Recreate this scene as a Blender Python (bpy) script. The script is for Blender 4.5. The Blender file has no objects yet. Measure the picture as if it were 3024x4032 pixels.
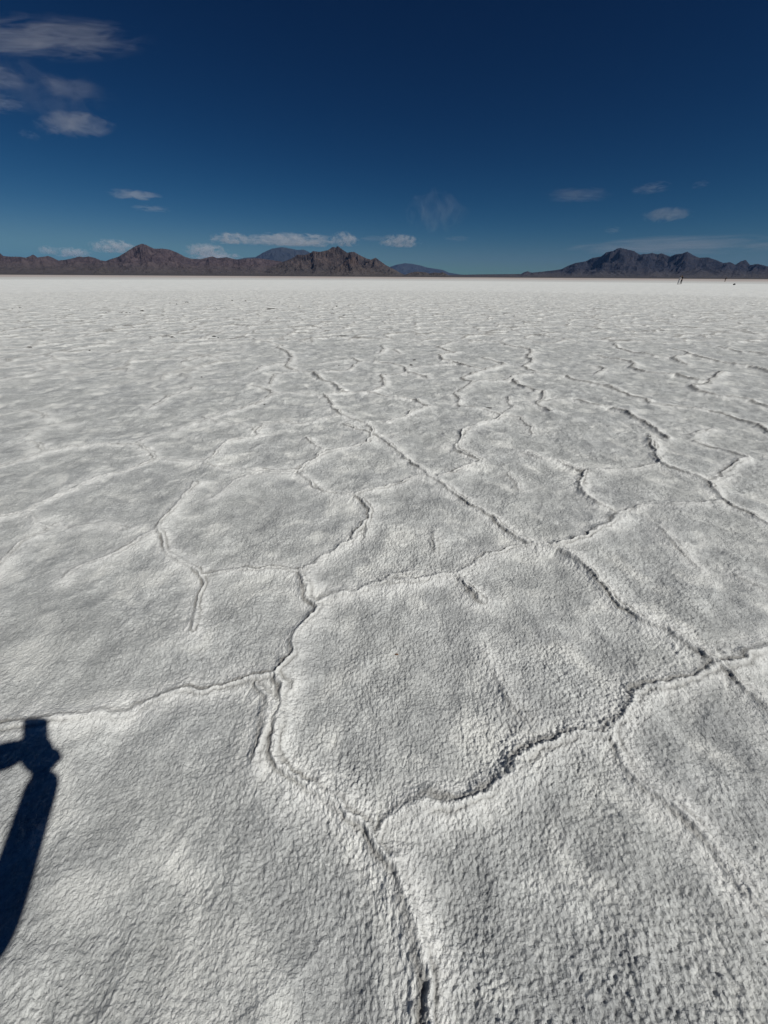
import bpy, bmesh, math, random
import numpy as np
from mathutils import Vector, Matrix

random.seed(7)
sc = bpy.context.scene
COL = sc.collection

# ---------------------------------------------------------------- camera
H = 1.25                      # lens height above the salt (m)
F = 1515.0                    # focal length in pixels of the 3024 x 4032 frame
PITCH = math.radians(31.47)   # looking down
ROLL = math.radians(0.345)
cam_d = bpy.data.cameras.new("camera")
cam_d.sensor_fit = 'HORIZONTAL'
cam_d.sensor_width = 36.0
cam_d.lens = 36.0 * F / 3024.0
cam_d.clip_start = 0.02
cam_d.clip_end = 400000.0
cam = bpy.data.objects.new("camera", cam_d)
CAM_M = Matrix.Rotation(math.pi / 2 - PITCH, 3, 'X') @ Matrix.Rotation(ROLL, 3, 'Z')
cam.matrix_world = Matrix.Translation((0, 0, H)) @ CAM_M.to_4x4()
COL.objects.link(cam)
sc.camera = cam
CM = np.array(CAM_M)

# ---------------------------------------------------------------- sun and sky
SX, SV = -0.892, 0.556        # where the lens' own shadow falls (image plane, right / down)
_s = CAM_M @ Vector((SX, -SV, -1.0))          # direction the light travels
SUN_DIR = -_s.normalized()                    # towards the sun
SUN_EL = math.asin(SUN_DIR.z)
SUN_AZ = math.atan2(SUN_DIR.x, SUN_DIR.y)     # from +Y towards +X
sun_d = bpy.data.lights.new("sun", 'SUN')
sun_d.energy = 3.7
sun_d.angle = math.radians(0.53)
sun_d.color = (1.0, 0.98, 0.93)
sun = bpy.data.objects.new("sun", sun_d)
sun.rotation_mode = 'QUATERNION'
sun.rotation_quaternion = SUN_DIR.to_track_quat('Z', 'Y')
COL.objects.link(sun)

world = bpy.data.worlds.new("World")
sc.world = world
world.use_nodes = True
wn, wl = world.node_tree.nodes, world.node_tree.links
wn.clear()
sky = wn.new('ShaderNodeTexSky')
sky.sky_type = 'NISHITA'
sky.sun_disc = False
sky.sun_elevation = SUN_EL
sky.sun_rotation = SUN_AZ
sky.altitude = 3200.0
sky.air_density = 1.0
sky.dust_density = 0.25
sky.ozone_density = 3.2
# deep polarised-looking desert sky: each channel of the sky model gets its own contrast
sep_c = wn.new('ShaderNodeSeparateColor'); cmb_c = wn.new('ShaderNodeCombineColor')
wl.new(sky.outputs[0], sep_c.inputs[0])
for _i, (_k, _g, _x) in enumerate(((0.0170, 3.0, 4.9), (0.097, 1.85, 8.0), (0.160, 1.55, 10.5))):
    _n = wn.new('ShaderNodeMath'); _n.operation = 'SMOOTH_MIN'; _n.inputs[1].default_value = _x; _n.inputs[2].default_value = 2.0
    _p = wn.new('ShaderNodeMath'); _p.operation = 'POWER'; _p.inputs[1].default_value = _g
    _m = wn.new('ShaderNodeMath'); _m.operation = 'MULTIPLY'; _m.inputs[1].default_value = _k
    wl.new(sep_c.outputs[_i], _n.inputs[0]); wl.new(_n.outputs[0], _p.inputs[0]); wl.new(_p.outputs[0], _m.inputs[0]); wl.new(_m.outputs[0], cmb_c.inputs[_i])
bg = wn.new('ShaderNodeBackground'); bg.inputs['Strength'].default_value = 0.05
wo = wn.new('ShaderNodeOutputWorld')
wl.new(cmb_c.outputs[0], bg.inputs[0]); wl.new(bg.outputs[0], wo.inputs[0])

sc.view_settings.view_transform = 'Standard'
sc.view_settings.look = 'None'
sc.view_settings.exposure = 0.08
sc.view_settings.gamma = 1.0
sc.view_settings.use_curve_mapping = False
sc.cycles.volume_bounces = 4
sc.cycles.volume_max_steps = 256
sc.cycles.volume_step_rate = 0.4
sc.cycles.max_bounces = 6
sc.cycles.use_denoising = True
sc.cycles.adaptive_threshold = 0.004
sc.cycles.transparent_max_bounces = 24

# ---------------------------------------------------------------- helpers
def ray(px, py):
    """world direction through a pixel of the 3024 x 4032 photograph"""
    return CAM_M @ Vector(((px - 1512.0) / F, -(py - 2016.0) / F, -1.0))

def on_ground(px, py):
    d = ray(px, py)
    t = H / -d.z
    return Vector((d.x * t, d.y * t, 0.0))

def tag(o, label=None, cat=None, group=None, kind=None):
    if label: o['label'] = label
    if cat: o['category'] = cat
    if group: o['group'] = group
    if kind: o['kind'] = kind
    return o

def empty(name, loc=(0, 0, 0), rz=0.0):
    o = bpy.data.objects.new(name, None)
    o.empty_display_size = 0.2
    o.location = loc
    o.rotation_euler = (0, 0, rz)
    COL.objects.link(o)
    return o

def mesh_obj(name, verts, faces, mat, parent=None, smooth=True):
    me = bpy.data.meshes.new(name)
    me.from_pydata([tuple(v) for v in verts], [], faces)
    me.materials.append(mat)
    if smooth:
        me.polygons.foreach_set('use_smooth', [True] * len(me.polygons))
    me.update()
    o = bpy.data.objects.new(name, me)
    COL.objects.link(o)
    if parent: o.parent = parent
    return o

def grid_mesh(name, X, Y, Z, mat, wrap=False, attrs=None):
    """big vertex grid (rows x cols) -> one mesh, built fast"""
    nr, nc = X.shape
    co = np.stack([X, Y, Z], -1).astype(np.float32).reshape(-1)
    idx = np.arange(nr * nc, dtype=np.int32).reshape(nr, nc)
    if wrap:
        idx = np.concatenate([idx, idx[:, :1]], 1)
    a, b, c, d = idx[:-1, :-1], idx[:-1, 1:], idx[1:, 1:], idx[1:, :-1]
    f = np.stack([a, d, c, b], -1).reshape(-1, 4)
    me = bpy.data.meshes.new(name)
    me.vertices.add(nr * nc)
    me.vertices.foreach_set('co', co)
    me.loops.add(f.size)
    me.loops.foreach_set('vertex_index', f.reshape(-1))
    me.polygons.add(len(f))
    me.polygons.foreach_set('loop_start', np.arange(0, f.size, 4, dtype=np.int32))
    me.polygons.foreach_set('use_smooth', np.ones(len(f), dtype=bool))
    me.update(calc_edges=True)
    if attrs:
        for k, v in attrs.items():
            at = me.attributes.new(k, 'FLOAT', 'POINT')
            at.data.foreach_set('value', v.astype(np.float32).reshape(-1))
    me.materials.append(mat)
    o = bpy.data.objects.new(name, me)
    COL.objects.link(o)
    return o

_rng = np.random.default_rng(11)
_P = _rng.permutation(4096).astype(np.int32)
_G = np.stack([np.cos(_rng.random(4096) * 2 * np.pi), np.sin(_rng.random(4096) * 2 * np.pi)], -1)
_ga = _rng.random(4096) * 2 * np.pi
_GX, _GY = np.cos(_ga).astype(np.float32), np.sin(_ga).astype(np.float32)
_RX, _RY = _rng.random(4096).astype(np.float32), _rng.random(4096).astype(np.float32)

def _h(i, j, s):
    return _P[(_P[(i + s * 131) & 4095] + j) & 4095]

def noise2(x, y, s=0):
    """gradient noise, about -0.7 .. 0.7"""
    xi = np.floor(x); yi = np.floor(y)
    fx = (x - xi).astype(np.float32); fy = (y - yi).astype(np.float32)
    i = xi.astype(np.int32); j = yi.astype(np.int32)
    u = fx * fx * fx * (fx * (fx * 6 - 15) + 10); v = fy * fy * fy * (fy * (fy * 6 - 15) + 10)
    def g(ii, jj, dx, dy):
        k = _h(ii, jj, s)
        return _GX[k] * dx + _GY[k] * dy
    a = g(i, j, fx, fy); b = g(i + 1, j, fx - 1, fy)
    c = g(i, j + 1, fx, fy - 1); d = g(i + 1, j + 1, fx - 1, fy - 1)
    return (a + u * (b - a)) * (1 - v) + (c + u * (d - c)) * v

def fbm(x, y, octv, s=0, gain=0.5):
    r = 0.0; a = 1.0
    for o in range(octv):
        r = r + a * noise2(x * 2 ** o, y * 2 ** o, s + o)
        a *= gain
    return r

def worley(x, y, s=0, edge=False):
    """F1 (and F2-F1 edge distance) of jittered cells"""
    xi = np.floor(x).astype(np.int32); yi = np.floor(y).astype(np.int32)
    f1 = np.full(x.shape, 9.0, np.float32); f2 = f1.copy()
    nx = np.zeros_like(f1); ny = np.zeros_like(f1)
    for di in (-1, 0, 1):
        for dj in (-1, 0, 1):
            k = _h(xi + di, yi + dj, s)
            dx = (xi + di + _RX[k] * 0.9 + 0.05 - x).astype(np.float32)
            dy = (yi + dj + _RY[k] * 0.9 + 0.05 - y).astype(np.float32)
            d = dx * dx + dy * dy
            m = d < f1
            f2 = np.where(m, f1, np.minimum(f2, d))
            nx = np.where(m, dx, nx); ny = np.where(m, dy, ny)
            f1 = np.where(m, d, f1)
    f1 = np.sqrt(f1); f2 = np.sqrt(f2)
    if edge:
        return f2 - f1, nx, ny
    return f1

def sstep(a, b, x):
    t = np.clip((x - a) / (b - a), 0, 1)
    return t * t * (3 - 2 * t)

class NT:
    """little node-tree writer"""
    def __init__(self, name):
        self.m = bpy.data.materials.new(name)
        self.m.use_nodes = True
        self.t = self.m.node_tree
        self.t.nodes.clear()
        self.out = self.n('ShaderNodeOutputMaterial')
    def n(self, typ, **kw):
        nd = self.t.nodes.new(typ)
        for k, v in kw.items():
            if hasattr(nd, k): setattr(nd, k, v)
            else: nd.inputs[k].default_value = v
        return nd
    def l(self, a, b): self.t.links.new(a, b)
    def noise(self, vec, scale, detail=4.0, rough=0.55, dist=0.0):
        nd = self.n('ShaderNodeTexNoise')
        nd.inputs['Scale'].default_value = scale; nd.inputs['Detail'].default_value = detail
        nd.inputs['Roughness'].default_value = rough; nd.inputs['Distortion'].default_value = dist
        self.l(vec, nd.inputs['Vector'])
        return nd.outputs['Fac']
    def ramp(self, fac, stops):
        r = self.n('ShaderNodeValToRGB')
        el = r.color_ramp.elements
        while len(el) < len(stops): el.new(0.5)
        for e, (p, c) in zip(el, stops):
            e.position = p
            e.color = (c, c, c, 1) if isinstance(c, (int, float)) else (*c, 1)
        self.l(fac, r.inputs['Fac'])
        return r.outputs['Color']
    def mix(self, fac, a, b, mode='MIX'):
        m = self.n('ShaderNodeMix', data_type='RGBA', blend_type=mode)
        for sock, v in ((m.inputs[0], fac), (m.inputs[6], a), (m.inputs[7], b)):
            if isinstance(v, (int, float)): sock.default_value = v
            elif isinstance(v, tuple): sock.default_value = (*v, 1)
            else: self.l(v, sock)
        return m.outputs[2]
    def math(self, op, a, b=None, c=None):
        m = self.n('ShaderNodeMath', operation=op)
        for k, v in enumerate((a, b, c)):
            if v is None: continue
            if isinstance(v, (int, float)): m.inputs[k].default_value = v
            else: self.l(v, m.inputs[k])
        return m.outputs[0]
    def mapr(self, v, a, b, c, d):
        m = self.n('ShaderNodeMapRange')
        self.l(v, m.inputs[0])
        for k, x in enumerate((a, b, c, d)): m.inputs[k + 1].default_value = x
        return m.outputs[0]

def simple_mat(name, col, rough=0.8, var=0.12, scale=20.0, bump=0.0, spec=0.3):
    t = NT(name)
    tc = t.n('ShaderNodeTexCoord')
    nz = t.noise(tc.outputs['Object'], scale, 5.0, 0.6)
    lo = tuple(max(0.0, c * (1 - var)) for c in col); hi = tuple(min(1.0, c * (1 + var)) for c in col)
    c = t.ramp(nz, [(0.3, lo), (0.7, hi)])
    b = t.n('ShaderNodeBsdfPrincipled')
    t.l(c, b.inputs['Base Color'])
    b.inputs['Roughness'].default_value = rough
    b.inputs['Specular IOR Level'].default_value = spec
    if bump:
        bp = t.n('ShaderNodeBump'); bp.inputs['Strength'].default_value = bump; bp.inputs['Distance'].default_value = 0.01
        t.l(nz, bp.inputs['Height']); t.l(bp.outputs[0], b.inputs['Normal'])
    t.l(b.outputs[0], t.out.inputs['Surface'])
    return t.m

# ---------------------------------------------------------------- salt flat
# pressure ridges between the salt plates, traced as lines on the ground.
# each entry: crop origin x, y, crop scale, then (strength, [points...])
TR = []
def T(ox, oy, s, items):
    for w, pts in items:
        TR.append((w, [on_ground(ox + px / s, oy + py / s) for px, py in pts]))

T(0, 1700, 1.0972, [
 (1.2, [(1290,590),(1310,650),(1345,710),(1368,760),(1355,790),(1320,850),(1275,905),(1255,970),(1230,1020),(1215,1045)]),
 (0.95, [(1215,1045),(1150,1062),(1060,1080),(900,1110),(760,1135),(640,1190),(560,1212),(440,1220),(380,1240),(200,1258),(0,1300),(-200,1340)]),
 (0.8, [(1130,1090),(1165,1130),(1175,1190),(1160,1230),(1150,1317),(1130,1370),(1120,1410)]),
 (1.2, [(1215,1045),(1240,1100),(1205,1180),(1190,1260),(1195,1330),(1200,1400),(1215,1455),(1260,1490),(1350,1530),(1450,1610),(1560,1680),(1640,1790),(1690,1870),(1740,1990),(1790,2120),(1820,2230),(1850,2330),(1865,2480),(1870,2600)]),
 (1.0, [(840,870),(865,820),(855,770),(870,720),(880,640),(840,600),(770,555),(740,530),(710,500),(700,460),(680,430)]),
 (0.9, [(680,430),(700,405),(745,360),(785,310),(815,265),(850,235)]),
 (0.7, [(680,430),(600,480),(520,520),(420,560),(340,590),(280,640)]),
 (0.7, [(1300,600),(1200,590),(1050,600),(950,610),(880,630)]),
 (1.0, [(1300,600),(1370,570),(1430,530),(1500,480),(1550,430),(1585,400),(1590,340),(1560,300),(1540,280),(1450,270),(1400,260),(1350,230),(1300,180),(1285,165)]),
 (0.9, [(1285,165),(1350,130),(1420,90),(1500,70),(1600,50)]),
 (0.6, [(930,290),(1000,240),(1080,195),(1250,180)]),
])
T(0, 1500, 1.3825, [
 (0.7, [(840,430),(1000,430),(1110,440),(1180,475),(1500,490),(1620,480)]),
 (0.85, [(840,430),(760,460),(700,490),(600,510),(500,540),(430,580),(330,630),(250,660),(170,720),(0,745),(-200,760)]),
 (0.8, [(740,340),(790,370),(835,390),(838,420)]),
 (0.8, [(740,340),(600,350),(400,360),(260,390),(130,430),(0,455),(-150,480)]),
 (0.7, [(760,330),(870,290),(980,260),(1100,235),(1130,215),(1110,200)]),
 (0.6, [(1130,215),(1200,240),(1300,240),(1390,270)]),
 (1.0, [(1390,280),(1400,260),(1430,265),(1440,245),(1550,225),(1650,235)]),
 (0.9, [(1430,300),(1390,315),(1270,330),(1210,355),(1180,400),(1110,440)]),
 (0.8, [(830,155),(870,120),(920,85),(1000,65),(1070,40)]),
 (0.7, [(160,160),(240,180),(260,210)]), (0.6, [(380,240),(290,240),(200,280),(160,310)]),
 (0.7, [(150,340),(220,350),(235,380),(200,400)]),
 (0.9, [(1500,70),(1430,110),(1370,130),(1280,165),(1140,210)]),
 (0.8, [(1500,75),(1460,50),(1380,30)]),
 (0.8, [(300,790),(200,850),(100,890),(40,970),(-60,1060)]),
 (0.6, [(130,730),(180,750),(220,790),(300,800)]),
 (0.6, [(400,800),(560,780),(640,800),(700,810)]),
])
T(800, 1700, 1.3825, [
 (1.0, [(1220,235),(1120,260),(1000,305),(900,330),(840,345)]),
 (0.6, [(890,510),(885,580)]),
 (0.8, [(620,930),(700,895),(780,885),(900,855),(1000,840),(1100,840),(1230,815),(1300,800),(1390,800)]),
 (0.8, [(1400,820),(1430,850),(1470,900),(1500,935)]),
 (0.45, [(1240,550),(1265,620),(1255,650)]),
 (0.5, [(1010,820),(1040,790),(1130,780)]),
])
T(1512, 1700, 1.0972, [
 (1.3, [(-170,-30),(-40,20),(30,60),(100,120),(180,180),(240,230),(320,280),(400,340),(480,390),(560,440),(620,480),(700,500),(760,520),(850,580),(900,630),(960,690),(1020,750),(1100,810),(1200,870),(1290,930),(1380,980),(1440,1010)]),
 (0.9, [(1440,1010),(1520,1090),(1600,1150),(1659,1220),(1750,1330)]),
 (0.9, [(1440,1010),(1540,995),(1600,970),(1659,930),(1760,880)]),
 (0.75, [(1420,1010),(1370,1040),(1300,1075),(1230,1095),(1140,1110),(1080,1150),(1020,1210),(970,1285),(920,1302),(830,1312),(740,1337),(690,1352),(620,1402),(560,1472),(480,1522),(400,1572),(280,1602),(180,1632),(60,1672),(0,1692),(-40,1720)]),
 (0.7, [(0,660),(130,660),(200,640),(330,630),(380,580),(440,530),(560,500),(640,490)]),
 (1.1, [(240,190),(330,170),(400,140),(410,120),(350,90),(310,60),(340,20),(345,0)]),
 (0.7, [(960,1270),(1000,1330),(1050,1420),(1090,1480),(1150,1550),(1250,1620),(1330,1690),(1420,1800),(1500,1900),(1600,2010),(1720,2120)]),
 (0.5, [(460,980),(500,1080),(560,1180),(640,1240)]),
])
T(1824, 1700, 1.3825, [
 (1.2, [(350,125),(440,150),(540,175),(620,200),(665,220),(640,260),(640,320),(680,360),(740,410),(800,430),(840,450),(800,490),(780,530),(700,560),(600,600),(540,615),(480,622)]),
 (1.2, [(1010,40),(1030,100),(1060,150),(1070,180),(1150,215),(1250,250),(1340,280),(1360,340),(1400,375),(1460,410),(1560,450),(1659,510),(1800,580)]),
 (0.5, [(1070,180),(960,200),(880,210),(680,212)]),
 (0.9, [(1340,280),(1400,260),(1430,210),(1530,160),(1450,120),(1300,65)]),
 (0.5, [(840,450),(920,425),(1060,405),(1200,400),(1380,390)]),
 (0.5, [(240,230),(290,290),(320,320)]),
 (0.6, [(1050,510),(1100,570),(1150,610),(1200,670),(1280,730)]),
 (0.6, [(1480,790),(1560,830),(1659,870)]),
])
T(900, 1200, 1.8433, [
 (1.6, [(170,265),(320,290),(400,300),(350,325),(430,350),(460,385),(440,420),(420,450),(480,480),(620,500),(660,550),(760,580),(830,635),(700,665),(740,710),(760,770),(800,800),(900,840),(1010,875),(1045,910),(1030,970),(1010,1010)]),
 (0.8, [(1010,1010),(900,1030),(800,1060),(700,1085),(640,1110)]),
 (0.7, [(420,430),(350,435),(250,460),(200,500)]), (0.8, [(480,490),(340,515),(300,580)]),
 (0.9, [(270,610),(340,660),(250,700),(200,730)]), (0.7, [(330,660),(440,650),(560,655),(690,665)]),
 (0.7, [(600,860),(700,830),(790,810)]), (0.6, [(250,870),(430,860),(600,860)]),
 (0.9, [(250,880),(240,900),(210,940),(230,960),(100,990),(0,1010)]),
 (0.8, [(560,980),(650,1040),(680,1060)]),
 (1.0, [(830,640),(1010,640),(1070,655),(1180,680),(1340,695),(1450,745),(1350,775),(1200,840),(1150,860)]),
 (1.0, [(1060,630),(1130,590),(1110,510),(1150,520),(1290,490),(1280,465),(1130,430),(1070,420)]),
 (0.9, [(900,395),(960,420),(860,480),(700,490)]), (0.6, [(900,400),(800,410),(640,435)]),
 (0.6, [(1290,465),(1640,430)]), (0.8, [(1290,490),(1420,520),(1450,540)]),
 (0.9, [(1110,300),(1130,330),(1110,355)]), (0.8, [(1200,335),(1250,355)]),
 (0.9, [(1659,270),(1510,310),(1620,345)]),
 (0.6, [(180,265),(210,240),(600,245),(610,280)]), (0.6, [(430,215),(470,240)]),
 (0.6, [(470,195),(630,160),(680,135)]), (0.7, [(20,190),(80,165),(230,145),(440,135),(550,120),(520,100)]),
])
T(1700, 1350, 2.37, [
 (1.3, [(300,830),(280,880),(240,950),(210,970),(280,1030),(350,1050),(430,1090),(420,1140)]),
 (1.0, [(300,830),(400,790),(470,755),(600,735),(650,685),(590,660),(450,630),(350,610),(270,600),(240,570),(270,540),(210,490)]),
 (1.0, [(210,490),(240,470),(280,440),(350,400),(380,380),(280,340),(350,310),(500,260),(590,240),(680,215),(640,195),(560,175),(480,160)]),
 (1.1, [(500,255),(440,250),(380,240),(290,215),(200,180),(110,170),(70,130),(130,110),(230,95),(150,80),(60,45)]),
 (0.7, [(720,520),(710,560),(770,600),(690,640),(650,690)]),
 (0.8, [(650,690),(740,685),(820,700),(870,750),(920,790),(950,850)]),
 (0.8, [(380,380),(480,370),(700,350),(760,320),(850,300),(1010,290)]),
 (1.2, [(760,345),(800,395),(850,430),(950,460),(1040,470),(1050,520),(980,570),(1040,610),(1110,660)]),
 (1.2, [(1010,290),(1150,310),(1250,320),(1310,345),(1500,385),(1659,410)]),
 (1.2, [(970,280),(900,255),(850,225),(920,200),(940,170),(890,150),(900,120),(930,90),(910,68),(780,45),(700,30),(640,10)]),
 (0.6, [(1050,550),(1250,530)]), (1.0, [(1370,545),(1450,570),(1560,595),(1659,600)]),
 (0.7, [(850,1030),(960,1070),(1070,1100),(1200,1110),(1330,1170)]),
])
T(2324, 1350, 2.37, [
 (1.1, [(0,215),(80,225),(140,240),(100,270),(60,300)]),
 (1.3, [(120,400),(200,420),(280,460),(370,500),(430,520),(500,540),(545,570)]),
 (1.3, [(80,130),(200,150),(320,175),(380,190),(410,210),(380,240),(440,265),(560,290),(700,310),(800,315),(900,345),(1000,365),(1100,370),(1180,310),(1230,285)]),
 (1.0, [(1110,370),(1090,400),(950,410),(940,440),(1000,470),(1080,490),(1200,510),(1330,525),(1480,545),(1600,590),(1700,620)]),
 (1.2, [(220,30),(280,60),(400,95),(500,115),(600,135),(740,150),(830,180),(910,205)]),
 (0.9, [(740,150),(830,130),(920,115),(910,95),(860,75),(780,65)]),
 (1.4, [(920,115),(1080,150),(1200,185),(1350,210),(1480,225),(1560,245),(1630,265),(1750,300)]),
 (1.1, [(1200,45),(1350,75),(1410,95)]), (1.1, [(1500,90),(1659,120),(1800,140)]),
 (1.3, [(230,625),(330,650),(400,700),(500,745),(600,810),(650,850),(720,900)]),
 (1.2, [(545,870),(580,920),(600,990),(600,1040),(640,1100),(640,1130)]),
 (1.3, [(545,570),(740,595),(900,615),(1100,635),(1220,660),(1350,710),(1450,750),(1550,780),(1659,860),(1750,900)]),
 (0.6, [(930,860),(1050,830),(1170,805)]),
 (0.9, [(1000,925),(1100,960),(1200,1000),(1320,1035),(1440,1090),(1360,1140),(1300,1185)]),
])
T(0, 1150, 1.3825, [
 (0.6, [(-100,295),(0,285),(200,275),(400,255),(600,235),(900,235)]),
 (0.7, [(380,290),(600,265),(820,245),(830,270)]),
 (0.8, [(630,340),(700,315),(860,295),(1080,285),(1250,275),(1380,268)]),
 (0.7, [(530,160),(700,158),(980,150),(990,165)]),
 (0.6, [(210,390),(290,370),(460,355)]), (0.7, [(210,400),(260,430),(160,460),(0,490),(-150,510)]),
 (0.6, [(1010,425),(1100,400),(1250,375)]), (0.6, [(960,400),(1080,370),(1250,350)]),
 (0.8, [(1260,212),(1300,200),(1400,185),(1560,175)]),
])

def ground_height(X, Y, SP):
    """height of the salt at X, Y; SP = local vertex spacing (detail finer than that is left out)"""
    X = X.astype(np.float64); Y = Y.astype(np.float64)
    R = np.hypot(X, Y)
    AZ = np.degrees(np.arctan2(X, Y))
    shp = X.shape
    # warped coordinates make every traced and procedural line jagged
    wx = X + 0.034 * fbm(X * 6, Y * 6, 4, 20, 0.55) + 0.004 * noise2(X * 60, Y * 60, 31)
    wy = Y + 0.034 * fbm(X * 6, Y * 6, 4, 40, 0.55) + 0.004 * noise2(X * 60, Y * 60, 35)
    Z = np.zeros(shp, np.float32)
    dist = np.full(shp, 5.0, np.float32)      # distance to the nearest ridge line
    wt = np.zeros(shp, np.float32)            # its strength
    sgn = np.zeros(shp, np.float32)           # -1 on the far side from the sun .. +1
    sh = np.array([SUN_DIR.x, SUN_DIR.y]); sh /= np.linalg.norm(sh)
    XF, YF = wx.reshape(-1), wy.reshape(-1)
    RF = R.reshape(-1)
    df, wf, sf = dist.reshape(-1), wt.reshape(-1), sgn.reshape(-1)
    near = np.nonzero((RF < 24))[0]
    nx_, ny_ = XF[near], YF[near]
    # bucket the vertices so each segment only touches a few
    bs = 0.5
    key = (np.floor(nx_ / bs).astype(np.int64) + 200) * 1000 + np.floor(ny_ / bs).astype(np.int64) + 200
    order = np.argsort(key, kind='stable')
    ks = key[order]
    PAD = 0.42
    for w, pts in TR:
        for p, q in zip(pts[:-1], pts[1:]):
            L = math.hypot(q.x - p.x, q.y - p.y)
            if L < 1e-4: continue
            x0, x1 = min(p.x, q.x) - PAD, max(p.x, q.x) + PAD
            y0, y1 = min(p.y, q.y) - PAD, max(p.y, q.y) + PAD
            ids = []
            for bx in range(int(math.floor(x0 / bs)), int(math.floor(x1 / bs)) + 1):
                k0 = (bx + 200) * 1000 + int(math.floor(y0 / bs)) + 200
                k1 = (bx + 200) * 1000 + int(math.floor(y1 / bs)) + 200
                a = np.searchsorted(ks, k0, 'left'); b = np.searchsorted(ks, k1, 'right')
                if b > a: ids.append(order[a:b])
            if not ids: continue
            ii = near[np.concatenate(ids)]
            vx, vy = XF[ii] - p.x, YF[ii] - p.y
            ux, uy = (q.x - p.x) / L, (q.y - p.y) / L
            t = np.clip(vx * ux + vy * uy, 0, L)
            rx, ry = vx - t * ux, vy - t * uy
            d = np.hypot(rx, ry)
            m = d < df[ii]
            jj = ii[m]
            df[jj] = d[m]; wf[jj] = w
            sf[jj] = (rx[m] * sh[0] + ry[m] * sh[1]) / np.maximum(d[m], 1e-3)
    # procedural plates where nothing was traced: far field, and all round behind
    proc = np.maximum(sstep(8.6, 9.8, Y), sstep(0.10, 0.7, np.abs(X) - (0.853 * Y + 0.653)))
    proc = np.maximum(proc, sstep(0.05, -0.3, Y))
    proc = np.maximum(proc, sstep(4.5, 6.5, Y) * sstep(-14, -24, AZ) * 0.7)
    pxw = X + 0.17 * fbm(X * 1.4, Y * 1.4, 4, 60, 0.6)
    pyw = Y + 0.17 * fbm(X * 1.4, Y * 1.4, 4, 70, 0.6)
    sel = (proc > 0.01) & (R < 160)
    e, ex, ey = worley((pxw[sel] / 0.88), (pyw[sel] / 0.88), 5, True)
    pd = np.full(shp, 5.0, np.float32); ps = np.zeros(shp, np.float32)
    pd[sel] = e * 0.42
    ps[sel] = -(ex * sh[0] + ey * sh[1]) / np.maximum(np.hypot(ex, ey), 1e-3)
    pw = 0.95 * (0.6 + 0.5 * sstep(-0.25, 0.25, noise2(X * 0.9, Y * 0.9, 81))) * proc
    R_ = R
    SPR = np.sqrt(SP * np.maximum(R * np.radians(0.09), 1e-4))
    def profile(d, s, w):
        fs = 1 + 0.65 * sstep(3, 8, R_) + 0.5 * sstep(8, 22, R_)
        away = sstep(0.1, -0.6, s)              # away from the sun a little scarp, the other side a long easy slope
        k = 1.0 + 1.15 * away
        wide = np.maximum(0.085 * fs / k, SPR * 0.7)
        core = np.exp(-(d / wide) ** 1.2) * 0.0165 * np.minimum(1, 0.12 / wide) * fs * (1 + 0.25 * sstep(2.5, 7, R_))
        thin = np.maximum(0.018, SPR * 0.6)
        core = core + np.exp(-(d / thin) ** 1.5) * 0.0055 * np.minimum(1, 0.05 / thin)
        trough = -0.004 * np.exp(-((d - 0.055) / 0.030) ** 2) * away
        return np.sqrt(w) * (core + trough) * 0.92, away
    vary = 0.75 + 0.5 * sstep(-0.35, 0.35, noise2(X * 1.7, Y * 1.7, 90)) + 0.3 * noise2(X * 9, Y * 9, 91)
    lr = 0.85 + 0.15 * sstep(-40, 5, AZ)          # the crust is smoother towards the left
    c1, k1 = profile(dist, sgn, wt * (1 - 0.6 * sstep(8.6, 9.8, Y)))
    c2, k2 = profile(pd, ps, pw)
    broken = sstep(-0.25, 0.2, noise2(X * 5, Y * 5, 95))
    Z += (c1 + c2 * 1.2) * vary * lr
    cw1 = np.maximum(0.0050, SPR * 0.6)
    Z += -0.006 * np.exp(-((dist - 0.012) / cw1) ** 2) * np.minimum(1, wt) * broken * np.minimum(1, 0.012 / cw1)
    # pillowy relief of the plates
    und = 0.022 * fbm(X * 1.3, Y * 1.3, 2, 100) + 0.015 * noise2(X * 4.2, Y * 4.2, 110)
    Z += und * (1 - sstep(30, 80, R))
    Z += (0.0115 * noise2(X * 6.5, Y * 6.5, 120) + 0.0040 * noise2(X * 15, Y * 15, 121)) * (SP < 0.06)
    ridged = 1 - np.abs(noise2(wx * 5.5, wy * 5.5, 130)) * 2.2
    Z += 0.004 * np.clip(ridged, 0, 1) ** 3
    # crusty grain: knobs of a few cm down to a few mm
    patch = 0.68 + 0.50 * sstep(-0.3, 0.35, fbm(X * 2.1, Y * 2.1, 2, 140))
    grain_lr = (0.62 + 0.38 * sstep(-45, 0, AZ))
    for wl_, amp, s in ((0.11, 0.0030, 149), (0.055, 0.0033, 150), (0.028, 0.0030, 151), (0.014, 0.0026, 152), (0.0080, 0.0020, 153)):
        a = amp * sstep(0.9, 0.35, SPR / wl_)
        a = a * ((0.62 if wl_ > 0.02 else 0.85) * (1 - sstep(2.0, 4.0, R)) + sstep(2.0, 4.0, R))
        m = a > amp * 0.02
        if m.any():
            n = noise2(X[m] / wl_ + 9.1, Y[m] / wl_, s)
            Z[m] += (a[m] * n * patch[m] * grain_lr[m] * 1.6).astype(np.float32)
    right = sstep(-38, 2, AZ)                     # knobbly towards the right, smooth and wrinkled to the left
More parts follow.
